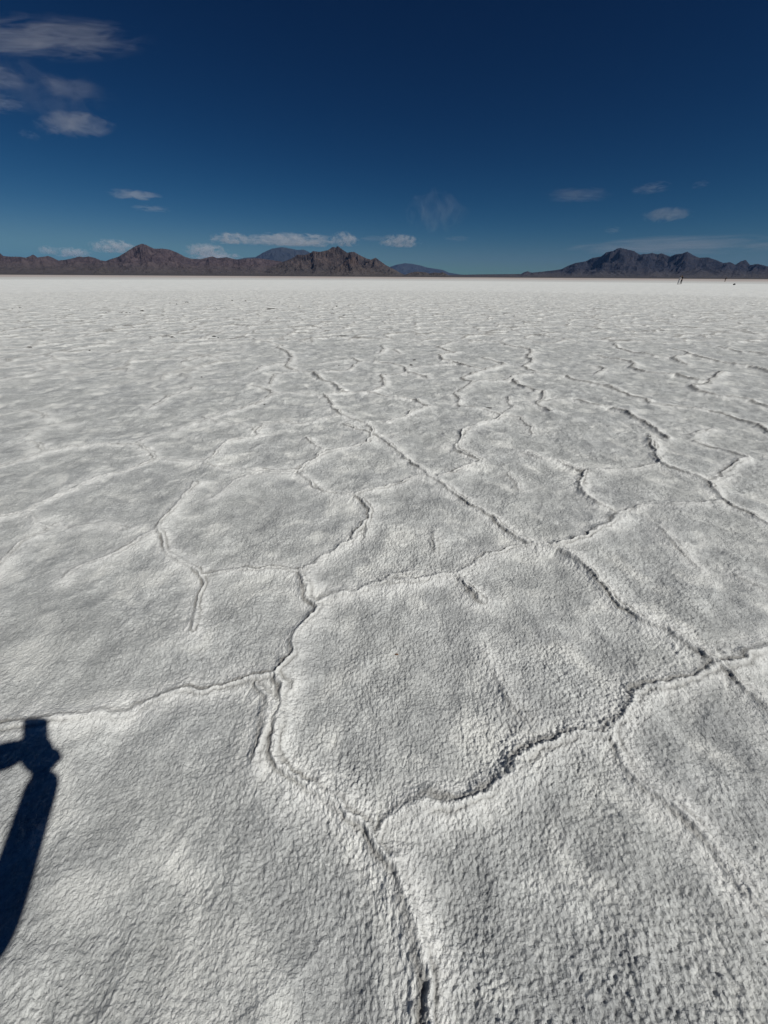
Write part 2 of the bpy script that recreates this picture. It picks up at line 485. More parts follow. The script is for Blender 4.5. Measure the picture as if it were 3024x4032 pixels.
    for cell, amp, s in ((0.024, 0.0018, 160), (0.0125, 0.0058, 161), (0.0078, 0.0030, 162)):
        m = (SPR < cell * 0.55)
        if m.any():
            q = 1.0 / cell
            f = worley(X[m] * q + 0.4 * noise2(X[m] * q * 1.3, Y[m] * q * 1.3, 7), Y[m] * q + 0.4 * noise2(X[m] * q * 1.3, Y[m] * q * 1.3, 8), s)
            Z[m] += (amp * (0.84 + 0.16 * sstep(1.2, 2.5, R[m])) * (0.5 - f) * sstep(cell * 0.55, cell * 0.3, SPR[m]) * patch[m] * (0.55 + 0.45 * right[m])).astype(np.float32)
    rimw = np.maximum(0.062 * (1 + 0.65 * sstep(3, 8, R) + 0.5 * sstep(8, 22, R)), SPR * 1.3)
    pdd = pd + (pw < 0.1) * 5
    def rim_(d, w, aw): return np.exp(-(d / rimw) ** 2) * np.minimum(1, w * 1.2)
    rim = np.maximum(rim_(dist, wt, k1), rim_(pdd, pw, k2))
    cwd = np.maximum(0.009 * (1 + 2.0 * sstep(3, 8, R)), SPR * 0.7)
    def dirt_shade_(d, w, aw): return np.exp(-((d - 0.014) / cwd) ** 2) * np.minimum(1, w) * (0.55 + 0.45 * aw)  # dirt line along the seams, plus shade painted in on the side away from the sun
    line = np.maximum(dirt_shade_(dist, wt, k1), dirt_shade_(pdd, pw, k2)) * (1 - (1 - broken) * (0.5 - 0.3 * sstep(3.5, 6, R))) * np.minimum(1, 0.03 / cwd)
    rim = rim * (1 - 0.8 * line)
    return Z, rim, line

def build_ground(mat):
    az = np.concatenate([np.arange(-50, 50, 0.09), np.arange(50, 96, 0.18), np.arange(96, 264, 1.0), np.arange(264, 310, 0.18)])
    az = np.radians(az)
    phi = np.radians(np.concatenate([np.arange(88.0, 25, -0.09), np.arange(25, 8.6, -0.045)]))
    r = list(H / np.tan(phi))
    while r[-1] < 45: r.append(r[-1] + 0.042 + 0.0024 * (r[-1] - 8))
    while r[-1] < 900: r.append(r[-1] * 1.022)
    while r[-1] < 7000: r.append(r[-1] * 1.12)
    r = np.array(r)
    r = np.concatenate([[0.0005], r])
    sp = np.maximum(np.gradient(r), r * np.radians(0.09))
    Rr, A = np.meshgrid(r, az, indexing='ij')
    X, Y = Rr * np.sin(A), Rr * np.cos(A)
    SP = np.repeat(sp[:, None], len(az), 1)
    # coarser columns behind
    colsp = np.abs(np.gradient(az))[None, :] * Rr
    SP = np.maximum(SP, colsp)
    Z, rim, line = ground_height(X, Y, SP)
    return grid_mesh("salt_flat", X, Y, Z, mat, wrap=True, attrs={'ridge': rim, 'crack_shade': line})

def salt_material():
    t = NT("salt_crust")
    geo = t.n('ShaderNodeNewGeometry')
    P = geo.outputs['Position']
    n1 = t.noise(P, 1.7, 3.0, 0.55)
    n2 = t.noise(P, 5.0, 8.0, 0.80)
    n3 = t.noise(P, 95.0, 4.0, 0.7)
    n4 = t.noise(P, 0.11, 3.0, 0.5)
    c = t.ramp(n2, [(0.31, (0.335, 0.345, 0.352)), (0.50, (0.555, 0.565, 0.557)), (0.67, (0.855, 0.865, 0.84))])
    c = t.mix(t.mapr(n1, 0.35, 0.7, 0.0, 0.35), c, (0.68, 0.685, 0.64))
    c = t.mix(t.mapr(n3, 0.35, 0.65, 0.0, 1.0), t.mix(1.0, c, (0.68, 0.685, 0.69), 'MULTIPLY'), c)
    pal = t.noise(P, 4.6, 2.0, 0.5, 0.6)
    c = t.mix(t.mapr(pal, 0.53, 0.68, 0.0, 0.65), c, (0.83, 0.83, 0.79))
    at = t.n('ShaderNodeAttribute', attribute_name='ridge')
    rimn = t.noise(P, 14.0, 4.0, 0.65)
    c = t.mix(t.math('MULTIPLY', at.outputs['Fac'], t.mapr(rimn, 0.3, 0.58, 0.42, 1.0)), c, (0.90, 0.90, 0.87))
    atc = t.n('ShaderNodeAttribute', attribute_name='crack_shade')
    c = t.mix(t.math('MULTIPLY', atc.outputs['Fac'], 0.82), c, (0.20, 0.19, 0.175))  # seam dirt and painted shade share this dark colour
    plain_w = t.n('ShaderNodeVectorMath', operation='LENGTH'); t.l(P, plain_w.inputs[0])
    c = t.mix(t.mapr(plain_w.outputs['Value'], 10, 90, 0.0, 0.5), c, (0.73, 0.75, 0.73))
    # far out the salt thins into pinkish mud
    ln = t.n('ShaderNodeVectorMath', operation='LENGTH'); t.l(P, ln.inputs[0])
    far = t.mapr(ln.outputs['Value'], 150, 420, 0.0, 1.0)
    farn = t.noise(P, 0.02, 4.0, 0.6)
    fm = t.math('MULTIPLY', far, t.mapr(farn, 0.35, 0.6, 0.45, 1.0))
    c = t.mix(fm, c, (0.42, 0.345, 0.315))
    far2 = t.mapr(ln.outputs['Value'], 900, 2200, 0.0, 1.0)
    c = t.mix(far2, c, (0.10, 0.085, 0.075))
    b = t.n('ShaderNodeBsdfPrincipled')
    t.l(c, b.inputs['Base Color'])
    b.inputs['Roughness'].default_value = 0.62
    b.inputs['Specular IOR Level'].default_value = 0.25
    v = t.n('ShaderNodeTexVoronoi'); v.inputs['Scale'].default_value = 130.0
    t.l(P, v.inputs['Vector'])
    hgt = t.math('ADD', t.math('MULTIPLY', v.outputs['Distance'], -0.8), t.noise(P, 260.0, 3.0, 0.6))
    bp = t.n('ShaderNodeBump'); bp.inputs['Strength'].default_value = 0.8; bp.inputs['Distance'].default_value = 0.0035
    t.l(hgt, bp.inputs['Height'])
    # knobs too small for the mesh further out
    n5 = t.noise(P, 75.0, 4.0, 0.7)
    bp2 = t.n('ShaderNodeBump'); bp2.inputs['Strength'].default_value = 1.0; bp2.inputs['Distance'].default_value = 0.0075
    t.l(n5, bp2.inputs['Height']); t.l(bp.outputs[0], bp2.inputs['Normal'])
    t.l(bp2.outputs[0], b.inputs['Normal'])
    t.l(b.outputs[0], t.out.inputs['Surface'])
    return t.m

salt = build_ground(salt_material())
tag(salt, kind='structure')

# ---------------------------------------------------------------- desert plain under the mountains
def desert_material():
    t = NT("desert_scrub")
    geo = t.n('ShaderNodeNewGeometry')
    c = t.ramp(t.noise(geo.outputs['Position'], 0.004, 5.0, 0.6), [(0.35, (0.045, 0.042, 0.042)), (0.65, (0.085, 0.075, 0.066))])
    b = t.n('ShaderNodeBsdfPrincipled'); t.l(c, b.inputs['Base Color']); b.inputs['Roughness'].default_value = 0.95
    b.inputs['Specular IOR Level'].default_value = 0.1
    t.l(b.outputs[0], t.out.inputs['Surface'])
    return t.m
DESERT = desert_material()
rr = np.array([4200, 5200, 6500, 9000, 14000, 24000, 40000, 48000], float)
aa = np.radians(np.arange(0, 360, 3.0))
Rg, Ag = np.meshgrid(rr, aa, indexing='ij')
Zg = -0.4 + 0.0022 * np.clip(Rg - 4300, 0, 9000)
plain = grid_mesh("desert_plain", Rg * np.sin(Ag), Rg * np.cos(Ag), Zg, DESERT, wrap=True)
tag(plain, kind='structure')

# ---------------------------------------------------------------- mountains
def rock_material(name, lo, mid, hi, band):
    t = NT(name)
    geo = t.n('ShaderNodeNewGeometry')
    P = geo.outputs['Position']
    n1 = t.noise(P, 0.0022, 6.0, 0.62, 0.6)
    n2 = t.noise(P, 0.018, 6.0, 0.7, 0.3)
    c = t.ramp(t.math('ADD', t.math('MULTIPLY', n1, 0.45), t.math('MULTIPLY', n2, 0.55)), [(0.41, lo), (0.5, mid), (0.59, hi)])
    sep = t.n('ShaderNodeSeparateXYZ'); t.l(P, sep.inputs[0])
    zz = t.math('ADD', t.math('MULTIPLY', sep.outputs['Z'], 0.035), t.math('MULTIPLY', n1, 7.0))
    cb = t.n('ShaderNodeCombineXYZ'); t.l(zz, cb.inputs[2])
    bn = t.noise(cb.outputs[0], 1.0, 3.0, 0.6)
    c = t.mix(t.mapr(bn, 0.46, 0.62, 0.0, 0.75), c, band)
    # scree and scrub towards the foot
    c = t.mix(t.math('MULTIPLY', t.mapr(sep.outputs['Z'], 15, 190, 1.7, 0.0), n2), c, (0.088, 0.078, 0.072))
    b = t.n('ShaderNodeBsdfPrincipled'); t.l(c, b.inputs['Base Color'])
    b.inputs['Roughness'].default_value = 0.95; b.inputs['Specular IOR Level'].default_value = 0.1
    bp = t.n('ShaderNodeBump'); bp.inputs['Strength'].default_value = 1.0; bp.inputs['Distance'].default_value = 45.0
    t.l(n2, bp.inputs['Height']); t.l(bp.outputs[0], b.inputs['Normal'])
    t.l(b.outputs[0], t.out.inputs['Surface'])
    return t.m

def ridge_noise(x, y, s, octv=5):
    r = 0.0; a = 1.0; w = 1.0; tot = 0
    for o in range(octv):
        n = 1 - np.abs(noise2(x * 2 ** o + 3.1 * o, y * 2 ** o + 7.7 * o, s + o)) * 2.0
        n = np.clip(n, 0, 1) ** 2 * w
        w = np.clip(n * 1.6, 0.15, 1)
        r = r + a * n; tot += a; a *= 0.52
    return r / tot

def mountain(name, pts, R, depth, mat, seed, wl=700.0, rough=0.8, dr=None, daz=0.035, foot=0.35, floor_z=0.0):
    """pts: skyline in photo pixels; it becomes a real range centred R metres away, `depth` deep"""
    A, E = [], []
    for px, py in pts:
        d = ray(px, py)
        A.append(math.atan2(d.x, d.y)); E.append(d.z / math.hypot(d.x, d.y))
    A, E = np.array(A), np.array(E)
    az = np.arange(A[0], A[-1], math.radians(daz))
    el = np.interp(az, A, E)
    hr = np.maximum(el * R + H, 2.0)                 # crest height per bearing
    el_j = noise2(az * 900, az * 0 + seed, seed) * 0.03 + noise2(az * 2300, az * 0 + seed, seed + 3) * 0.015
    hr = hr * (1 + el_j + noise2(az * 5200, az * 0 + seed, seed + 5) * 0.022)
    r = np.linspace(R - depth * 0.62, R + depth * 0.38, 150)
    RR, AA = np.meshgrid(r, az, indexing='ij')
    X, Y = RR * np.sin(AA), RR * np.cos(AA)
    u = (RR - r[0]) / depth
    # crest line wanders in depth
    cw = 0.62 + 0.10 * noise2(AA * 14, AA * 0 + seed * 1.7, seed + 9)
    up = np.clip(u / cw, 0, 1); dn = np.clip((1 - u) / (1 - cw), 0, 1)
    base = np.where(u < cw, foot * up ** 1.15 * 0.55 + (1 - foot * 0.55) * up ** 2.3, dn ** 1.3)
    wxx = X + wl * 0.35 * noise2(X / wl / 1.3, Y / wl / 1.3, seed + 30)
    wyy = Y + wl * 0.35 * noise2(X / wl / 1.3, Y / wl / 1.3, seed + 31)
    rn = ridge_noise(wxx / wl, wyy / wl, seed + 40, 6)
    shape = base * (1 - rough * 0.55) + rough * 0.75 * rn * base ** 0.75 * np.clip(u * 6, 0, 1)
    shape = np.maximum(shape, 0)
    ang = (shape * hr[None, :]) / RR
    mx = ang.max(0)
    k = (hr / R) / np.maximum(mx, 1e-9)
    # the part that makes the skyline is scaled to it, the lower slopes stay as they are
    ks = np.convolve(np.pad(k, 12, 'edge'), np.ones(25) / 25, 'valid')
    kk = ks[None, :] + (k - ks)[None, :] * sstep(0.35, 0.95, shape / np.maximum(shape.max(0), 1e-6)[None, :])
    gul = (ridge_noise(wxx / wl * 3.1, wyy / wl * 3.1, seed + 70, 4) - 0.35)
    shape2 = np.clip(shape + 0.16 * gul * np.clip(base * 2.5, 0, 1) * (1 - sstep(0.75, 0.97, shape / np.maximum(shape.max(0), 1e-6)[None, :])), 0, None)
    Z = shape2 * hr[None, :] * kk + floor_z
    Z[0] = floor_z - 15; Z[-1] = floor_z - 15
    Z[:, 0] -= 15; Z[:, -1] -= 15
    o = grid_mesh(name, X, Y, Z, mat)
    tag(o, kind='structure')
    return o

def tr(ox, oy, s, pts): return [(ox + x / s, oy + y / s) for x, y in pts]
S1 = 1.659
brown = rock_material("brown_rock", (0.040, 0.032, 0.038), (0.078, 0.060, 0.066), (0.122, 0.094, 0.096), (0.096, 0.072, 0.078))
dark = rock_material("dark_rock", (0.028, 0.026, 0.030), (0.060, 0.050, 0.050), (0.120, 0.092, 0.082), (0.070, 0.054, 0.054))
red = rock_material("reddish_rock", (0.050, 0.038, 0.038), (0.088, 0.066, 0.060), (0.125, 0.098, 0.082), (0.115, 0.080, 0.070))
blue = rock_material("slate_rock", (0.016, 0.019, 0.030), (0.032, 0.033, 0.045), (0.056, 0.051, 0.058), (0.038, 0.038, 0.048))
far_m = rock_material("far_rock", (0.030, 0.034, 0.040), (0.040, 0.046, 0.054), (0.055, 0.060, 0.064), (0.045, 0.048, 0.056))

left_sky = [(-500, 1030), (-250, 985), (-90, 1010)] + tr(0, 900, S1, [(0,160),(20,178),(60,183),(130,184),(170,190),(200,178),(215,168),(245,188),(290,183),(315,178),(345,190),(380,208),(420,205),(470,195),(520,182),(545,187),(580,182),(620,192),(660,208),(690,212),(720,200),(770,185),(820,155),(870,122),(905,105),(930,100),(955,106),(985,122),(1010,132),(1060,130),(1110,138),(1160,158),(1210,185),(1250,197),(1310,200),(1350,190),(1385,181),(1420,193),(1480,187),(1530,199),(1560,203),(1620,196)]) + tr(900, 900, S1, [(190,194),(240,200),(330,212),(430,235),(520,268),(620,300)])
mountain("mountain_range", left_sky, 9000, 3600, brown, 3, wl=620, rough=0.75)
mid_sky = tr(900, 900, S1, [(200,304),(260,262),(330,226),(400,200),(430,185),(450,170),(500,172),(535,160),(550,147),(600,152),(650,140),(680,120),(700,124),(712,113),(735,130),(775,158),(800,152),(820,152),(850,170),(900,195),(930,203),(960,190),(985,208),(1030,240),(1080,265),(1130,293),(1165,306)])
mountain("mountain_massif", mid_sky, 8000, 2000, dark, 17, wl=430, rough=0.9)
tri = tr(900, 900, S1, [(600,306),(640,290),(690,260),(740,235),(770,210),(790,195),(810,180),(828,190),(845,222),(862,250),(900,268),(1000,290),(1140,309)])
mountain("foothill", tri, 6700, 900, red, 29, wl=260, rough=0.8)
knob = tr(0, 900, S1, [(600,299),(630,275),(655,256),(680,252),(700,262),(725,285),(745,301)])
mountain("rocky_knoll", knob, 6500, 420, dark, 47, wl=150, rough=0.8)
low_h = tr(900, 900, S1, [(1140,308),(1190,287),(1230,281),(1290,286),(1312,294),(1340,286),(1380,289),(1400,285),(1432,300),(1460,312)])
mountain("low_hill", low_h, 7300, 600, dark, 53, wl=200, rough=0.7)
S3 = 1.476
right_sky = tr(900, 900, S1, [(1150,311),(1330,306),(1480,302)]) + tr(1900, 900, S3, [(0,266),(130,265),(225,264),(240,254),(262,248),(285,256),(350,250),(420,242),(460,235),(500,215),(540,200),(600,190),(640,170),(690,162),(705,150),(720,137),(740,133),(760,130),(780,117),(800,112),(825,117),(850,123),(880,130),(915,152),(940,147),(960,147),(985,141),(1015,150),(1040,143),(1090,163),(1120,150),(1160,145),(1190,134),(1220,152),(1260,170),(1310,167),(1350,180),(1400,200),(1440,195),(1470,210),(1500,190),(1530,182),(1555,212),(1600,205),(1659,220)]) + [(3060, 1040), (3130, 1060), (3250, 1030), (3400, 1055), (3600, 1075)]
mountain("mountain_range", right_sky, 14000, 5200, blue, 71, wl=1000, rough=0.85)
farp = tr(900, 900, S1, [(0,215),(60,200),(110,190),(175,187),(220,160),(280,132),(320,125),(350,121),(400,130),(450,140),(490,137),(520,150),(560,170),(640,200),(700,240)])
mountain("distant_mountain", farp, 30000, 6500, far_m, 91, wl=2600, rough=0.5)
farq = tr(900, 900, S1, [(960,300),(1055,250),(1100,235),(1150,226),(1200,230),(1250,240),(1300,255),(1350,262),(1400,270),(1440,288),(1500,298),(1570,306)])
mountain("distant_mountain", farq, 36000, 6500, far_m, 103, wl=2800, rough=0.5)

# ---------------------------------------------------------------- haze
def haze_material():
    t = NT("haze_air")
    v = t.n('ShaderNodeVolumePrincipled')
    v.inputs['Color'].default_value = (0.17, 0.36, 0.80, 1)
    v.inputs['Density'].default_value = 0.9e-5
    v.inputs['Anisotropy'].default_value = 0.0
    t.l(v.outputs[0], t.out.inputs['Volume'])
    return t.m
me = bpy.data.meshes.new("haze")
bm = bmesh.new(); bmesh.ops.create_cube(bm, size=1.0); bm.to_mesh(me); bm.free()
me.materials.append(haze_material())
hz = bpy.data.objects.new("haze", me)
hz.scale = (110000, 110000, 1800 + 20); hz.location = (0, 0, (1800 - 20) / 2)
COL.objects.link(hz); tag(hz, kind='stuff')

# ---------------------------------------------------------------- clouds
def cloud_material(name, density, col, nscale, lo, hi, stretch=(1, 1, 1), dist=0.6, flat=False):
    t = NT(name)
    tc = t.n('ShaderNodeTexCoord')
    oi = t.n('ShaderNodeObjectInfo')
    off = t.n('ShaderNodeVectorMath', operation='SCALE'); off.inputs[0].default_value = (37.0, 91.0, 17.0)
    t.l(oi.outputs['Random'], off.inputs['Scale'])
    mp = t.n('ShaderNodeMapping'); mp.inputs['Scale'].default_value = stretch
    t.l(tc.outputs['Object'], mp.inputs['Vector'])
    ad = t.n('ShaderNodeVectorMath', operation='ADD')
    t.l(mp.outputs[0], ad.inputs[0]); t.l(off.outputs[0], ad.inputs[1])
    nz = t.noise(ad.outputs[0], nscale, 6.0, 0.62, dist)
    ln = t.n('ShaderNodeVectorMath', operation='LENGTH'); t.l(tc.outputs['Object'], ln.inputs[0])
    fall = t.math('SUBTRACT', 1.0, t.math('POWER', ln.outputs['Value'], 1.4))
    val = t.math('ADD', t.math('MULTIPLY', t.math('SUBTRACT', nz, 0.5), lo), t.math('SUBTRACT', fall, hi))
    if flat:      # flat base, billowing top
        sp = t.n('ShaderNodeSeparateXYZ'); t.l(tc.outputs['Object'], sp.inputs[0])
        val = t.math('MULTIPLY', val, t.mapr(sp.outputs['Z'], -0.62, -0.38, 0.0, 1.0))
    d = t.mapr(val, 0.0, 0.45 if not flat else 0.2, 0.0, 1.0)
    d = t.math('MULTIPLY', d, t.mapr(ln.outputs['Value'], 0.75, 1.0, 1.0, 0.0))
    d = t.math('MULTIPLY', d, density)
    v = t.n('ShaderNodeVolumePrincipled')
    v.inputs['Color'].default_value = (*col, 1)
    v.inputs['Anisotropy'].default_value = -0.25
    t.l(d, v.inputs['Density'])
    t.l(v.outputs[0], t.out.inputs['Volume'])
    return t.m
CIR = cloud_material("wispy_cloud", 1.7e-4, (0.90, 0.89, 0.90), 1.6, 7.0, 0.50, (1.3, 1, 1.5), 1.0)
FAN = cloud_material("fan_cloud", 0.42e-4, (0.90, 0.88, 0.90), 1.3, 7.0, 0.55, (1.3, 1, 0.7), 1.5)
VEIL = cloud_material("veil_cloud", 0.7e-4, (0.90, 0.88, 0.90), 0.9, 3.6, 0.25, (1.6, 1, 1.6), 1.2)
CUM = cloud_material("puffy_cloud", 0.5e-3, (0.84, 0.84, 0.85), 1.9, 6.5, 0.55, (2.1, 1.3, 0.9), 0.6, True)
LEN = cloud_material("lens_cloud", 2.2e-4, (0.90, 0.88, 0.87), 1.6, 4.0, 0.25, (1.4, 1, 0.7), 0.8)
def cloud(px0, py0, px1, py1, alt, mat, label, tilt=0.0, name="cloud", deep=0.5):
    cx, cy = (px0 + px1) / 2, (py0 + py1) / 2
    d = ray(cx, cy)
    hd = math.hypot(d.x, d.y)
    t = alt / d.z
    c = Vector((d.x * t, d.y * t, alt))
    # angular size -> real size
    a = ray(px0, cy); b = ray(px1, cy)
    w = a.angle(b) * c.length / 2
    a = ray(cx, py0); b = ray(cx, py1)
    h = a.angle(b) * c.length / 2
    me = bpy.data.meshes.new(name)
    bm = bmesh.new(); bmesh.ops.create_icosphere(bm, subdivisions=3, radius=1.0); bm.to_mesh(me); bm.free()
    me.materials.append(mat)
    o = bpy.data.objects.new(name, me)
    az = math.atan2(c.x, c.y)
    o.rotation_euler = (0, tilt, -az)
    o.location = c
    o.scale = (w, max(w * deep, h), h)
    COL.objects.link(o)
    tag(o, label, "cloud", "clouds in the blue sky")
    return o
cloud(-380, 82, 690, 228, 9000, CIR, "long thin wispy cloud nearest the top left of the sky", -0.17, deep=0.35)
cloud(-330, 215, 130, 360, 8600, CIR, "bright wispy cloud patch cut by the left frame edge, second from top", -0.1, deep=0.5)
cloud(90, 290, 400, 395, 8300, VEIL, "faint smeared cloud between the upper left patches", -0.12, deep=0.5)
cloud(-150, 360, 130, 450, 8000, CIR, "dim wispy cloud at the left edge above the arrow shaped one", -0.12, deep=0.5)
cloud(-260, 235, 500, 480, 8100, FAN, "pale veil spread behind the upper left cloud patches", -0.1, deep=0.5)
cloud(115, 435, 470, 545, 7600, LEN, "solid arrow shaped cloud, lowest bright one of the upper left group", -0.12, deep=0.5)
cloud(70, 510, 165, 555, 7400, CIR, "tiny wisp just below the arrow shaped cloud", 0.1, deep=0.5)
cloud(400, 745, 650, 790, 6200, LEN, "thin flat streak of cloud above the left hump mountain", deep=0.6)
cloud(510, 806, 690, 838, 6000, CIR, "faint streak right below the thin flat cloud", deep=0.6)
cloud(1560, 735, 1870, 935, 6200, FAN, "faint vertical fan of cloud in the middle of the sky", deep=0.6)
cloud(2510, 815, 2740, 880, 5600, LEN, "lens shaped cloud above the right mountain range", deep=0.6)
cloud(2470, 715, 2650, 768, 6000, CIR, "small flat wisp above the lens shaped cloud", -0.05, deep=0.6)
cloud(2710, 710, 2800, 745, 6000, CIR, "tiny wisp at the upper right of the lens shaped cloud", -0.08, deep=0.6)
cloud(2100, 735, 2430, 800, 6000, VEIL, "long faint streak left of the lens shaped cloud", 0.04, deep=0.6)
cloud(2370, 890, 2450, 925, 5000, CIR, "tiny pale cloud over the highest right peak", deep=0.6)
cloud(2150, 925, 3150, 1010, 4600, VEIL, "broad dim veil of cloud low over the right mountain range", deep=0.3)
cloud(710, 955, 910, 1020, 4300, CUM, "puffy white cloud just right of the hump mountain", deep=0.6)
cloud(810, 912, 1030, 975, 4300, CUM, "left end puff of the cloud bank over the blue peak", deep=0.6)
cloud(940, 912, 1370, 985, 4300, CUM, "long flat cloud bank above the distant blue peak", deep=0.35)
cloud(1290, 908, 1425, 988, 4300, CUM, "bright round puff at the right end of the cloud bank", deep=0.8)
cloud(1480, 918, 1670, 988, 4300, CUM, "small puff of cloud right of the cloud bank", deep=0.6)
cloud(340, 940, 560, 1010, 4300, CUM, "small cloud touching the left slope of the hump mountain", deep=0.5)
cloud(200, 972, 370, 1022, 4300, CUM, "low flat cloud over the low hills at the far left", deep=0.5)
cloud(140, 965, 240, 1010, 4300, CUM, "tiny low puff over the far left skyline", deep=0.5)
cloud(1400, 925, 1540, 955, 4600, VEIL, "thin veil linking the cloud bank and the small puff", deep=0.5)
cloud(730, 990, 980, 1035, 4000, CUM, "low cloud strip peeping over the ridge beside the hump mountain", deep=0.4)
cloud(1740, 925, 1860, 955, 4600, VEIL, "faint low wisp in the open sky between the ranges", deep=0.5)

# ---------------------------------------------------------------- small things lying on the salt
def surf_z(x, y):
    z, _, _ = ground_height(np.array([[x]]), np.array([[y]]), np.array([[0.02]]))
    return float(z[0, 0])

MUD = simple_mat("dark_mud", (0.045, 0.042, 0.040), 0.95, 0.3, 60, 0.6)
HUSK = simple_mat("brown_husk", (0.13, 0.050, 0.012), 0.6, 0.35, 300, 0.4)
CLOTH_D = simple_mat("black_cloth", (0.016, 0.016, 0.020), 0.9, 0.3, 40, 0.3)

def lump(name, px, py, wpx, label, cat, group, mat, flat=0.55, long_=1.0, seed=0):
    p = on_ground(px, py)
    slant = math.sqrt(p.x ** 2 + p.y ** 2 + H * H)
    size = wpx / F * (p.y * math.cos(PITCH) + H * math.sin(PITCH)) / 2
    rnd = random.Random(seed)
    bm = bmesh.new(); bmesh.ops.create_icosphere(bm, subdivisions=3, radius=1.0)
    ph = [rnd.uniform(0, 6.28) for _ in range(8)]
    for v in bm.verts:
        c = v.co.copy()
        k = 1 + 0.22 * math.sin(3.1 * c.x + ph[0]) * math.cos(2.7 * c.y + ph[1]) + 0.16 * math.sin(6.3 * c.z + 5.1 * c.x + ph[2]) + 0.09 * math.sin(11 * c.y + 9 * c.z + ph[3])
        v.co = Vector((c.x * k * size * 1.1, c.y * k * size / long_, max(c.z * k, -0.35) * size * flat))
    me = bpy.data.meshes.new(name); bm.to_mesh(me); bm.free()
    me.materials.append(mat)
    me.polygons.foreach_set('use_smooth', [True] * len(me.polygons))
    o = bpy.data.objects.new(name, me)
    o.location = (p.x, p.y, surf_z(p.x, p.y) + size * flat * 0.2)
    o.rotation_euler = (0, 0, -math.atan2(p.x, p.y) + rnd.uniform(-0.3, 0.3))
    COL.objects.link(o)
    tag(o, label, cat, group)
    return o

G = "dark mud clods scattered on the salt"
s5 = 1.3825
def P5(x, y): return (x / s5, 1150 + y / s5)
def P1(x, y): return (900 + x / 1.8433, 1200 + y / 1.8433)
row_far = [P5(18,97), P5(70,95)]
seedn = 100
def many(lst, w, label, **k):
    global seedn
    for (x, y) in lst:
        seedn += 1
        lump("mud_clod", x, y, w, label, "clod", G, MUD, seed=seedn, **k)
many(row_far, 5, "small dim clod near the left edge of the salt, beyond the row of dark clods")
many([P5(113,90)], 8, "darkest clod near the left edge of the far salt")
many([P5(550,122), P5(562,118), P5(578,113)], 6, "small clod of the slanting trio at the left end of the row")
many([P5(652,113), P5(665,115), P5(690,116), P5(708,116)], 5.5, "small clod of the straight row of four in the left distance")
many([P5(775,108)], 10, "largest black clod at the right end of the far left row")
many([P5(766,120)], 6, "little clod just below the largest black clod")
many([P5(925,62), P5(962,68)], 6, "faint grey clod left of the flat black one in the far distance")
many([P5(1016,60)], 12, "flat black clod in the far distance left of centre", flat=0.35)
many([P5(1180,92)], 6, "lone small clod between the flat black one and the dark twig")
many([P5(1265,52), P5(1337,54)], 6, "small far clod straight below the centre mountain")
many([P5(1522,57), P5(1630,80)], 5, "tiny far clod right of the dark twig")
many([P5(890,247)], 10, "flat dark crumb, left one of the pair in the left middle ground", flat=0.3)
many([P5(940,252)], 8, "flat dark crumb, right one of the pair in the left middle ground", flat=0.3)
many([P5(1165,245)], 13, "dark broken crumb beside the winding ridge", flat=0.5)
many([P5(1188,249)], 7, "small crumb touching the dark broken crumb by the ridge", flat=0.5)
many([P5(160,305)], 16, "wide grey crumb low on the far left", flat=0.25)
many([P5(492,328)], 6, "single crumb left of the flat dark sliver")
many([P5(1098,463)], 7, "single round crumb on the bare plate in the left middle ground")
many([P5(1440,617)], 6, "round crumb in front of the winding ridge")
many([P1(785,15), P1(755,35), P1(940,3)], 6, "tiny clod straight ahead on the far salt")
many([P1(840,85)], 11, "flat clod straight ahead in the distance", flat=0.3)
many([P1(975,245)], 9, "thin dark crumb right of the grey smear", flat=0.3)
many([P1(800,443)], 6, "little crumb on the plate right of the winding ridge")
many([P1(1325,443)], 12, "dark wedge shaped crumb right of centre", flat=0.4)
many([P1(1350,405)], 12, "rough crumb just above the wedge shaped one", flat=0.3)
def flat_bits(px, py, w, label, name="salt_sliver"):
    global seedn
    seedn += 1
    return lump(name, px, py, w, label, "sliver", "thin dark slivers on the salt", MUD, flat=0.12, long_=4.0, seed=seedn)
flat_bits(*P5(1478,97), 32, "long dark twig shaped sliver on the far salt left of centre")
flat_bits(*P5(735,321), 19, "short black sliver on the left middle ground")
flat_bits(*P1(830,226), 46, "long grey smear shaped sliver in the middle distance")
flat_bits(1700 + 525 / 2.37, 1350 + 612 / 2.37, 24, "curved black sliver on a plate right of centre")
lump("seed_husk", 1562, 2572, 13, "tiny brown seed husk on the big plate in the centre foreground", "husk", None, HUSK, flat=0.5, long_=2.0, seed=5)

# ---------------------------------------------------------------- people
SKIN = simple_mat("skin", (0.26, 0.15, 0.105), 0.55, 0.08, 30, 0.05)
HAIR = simple_mat("dark_hair", (0.018, 0.013, 0.010), 0.6, 0.4, 90, 0.4)
GREY = simple_mat("pale_grey_cloth", (0.36, 0.36, 0.38), 0.9, 0.12, 30, 0.3)
BEIGE = simple_mat("tan_cloth", (0.20, 0.15, 0.11), 0.9, 0.12, 30, 0.3)
DENIM = simple_mat("navy_cloth", (0.022, 0.030, 0.055), 0.9, 0.2, 60, 0.3)
SHOE = simple_mat("shoe_rubber", (0.03, 0.03, 0.03), 0.7, 0.2, 50, 0.1)

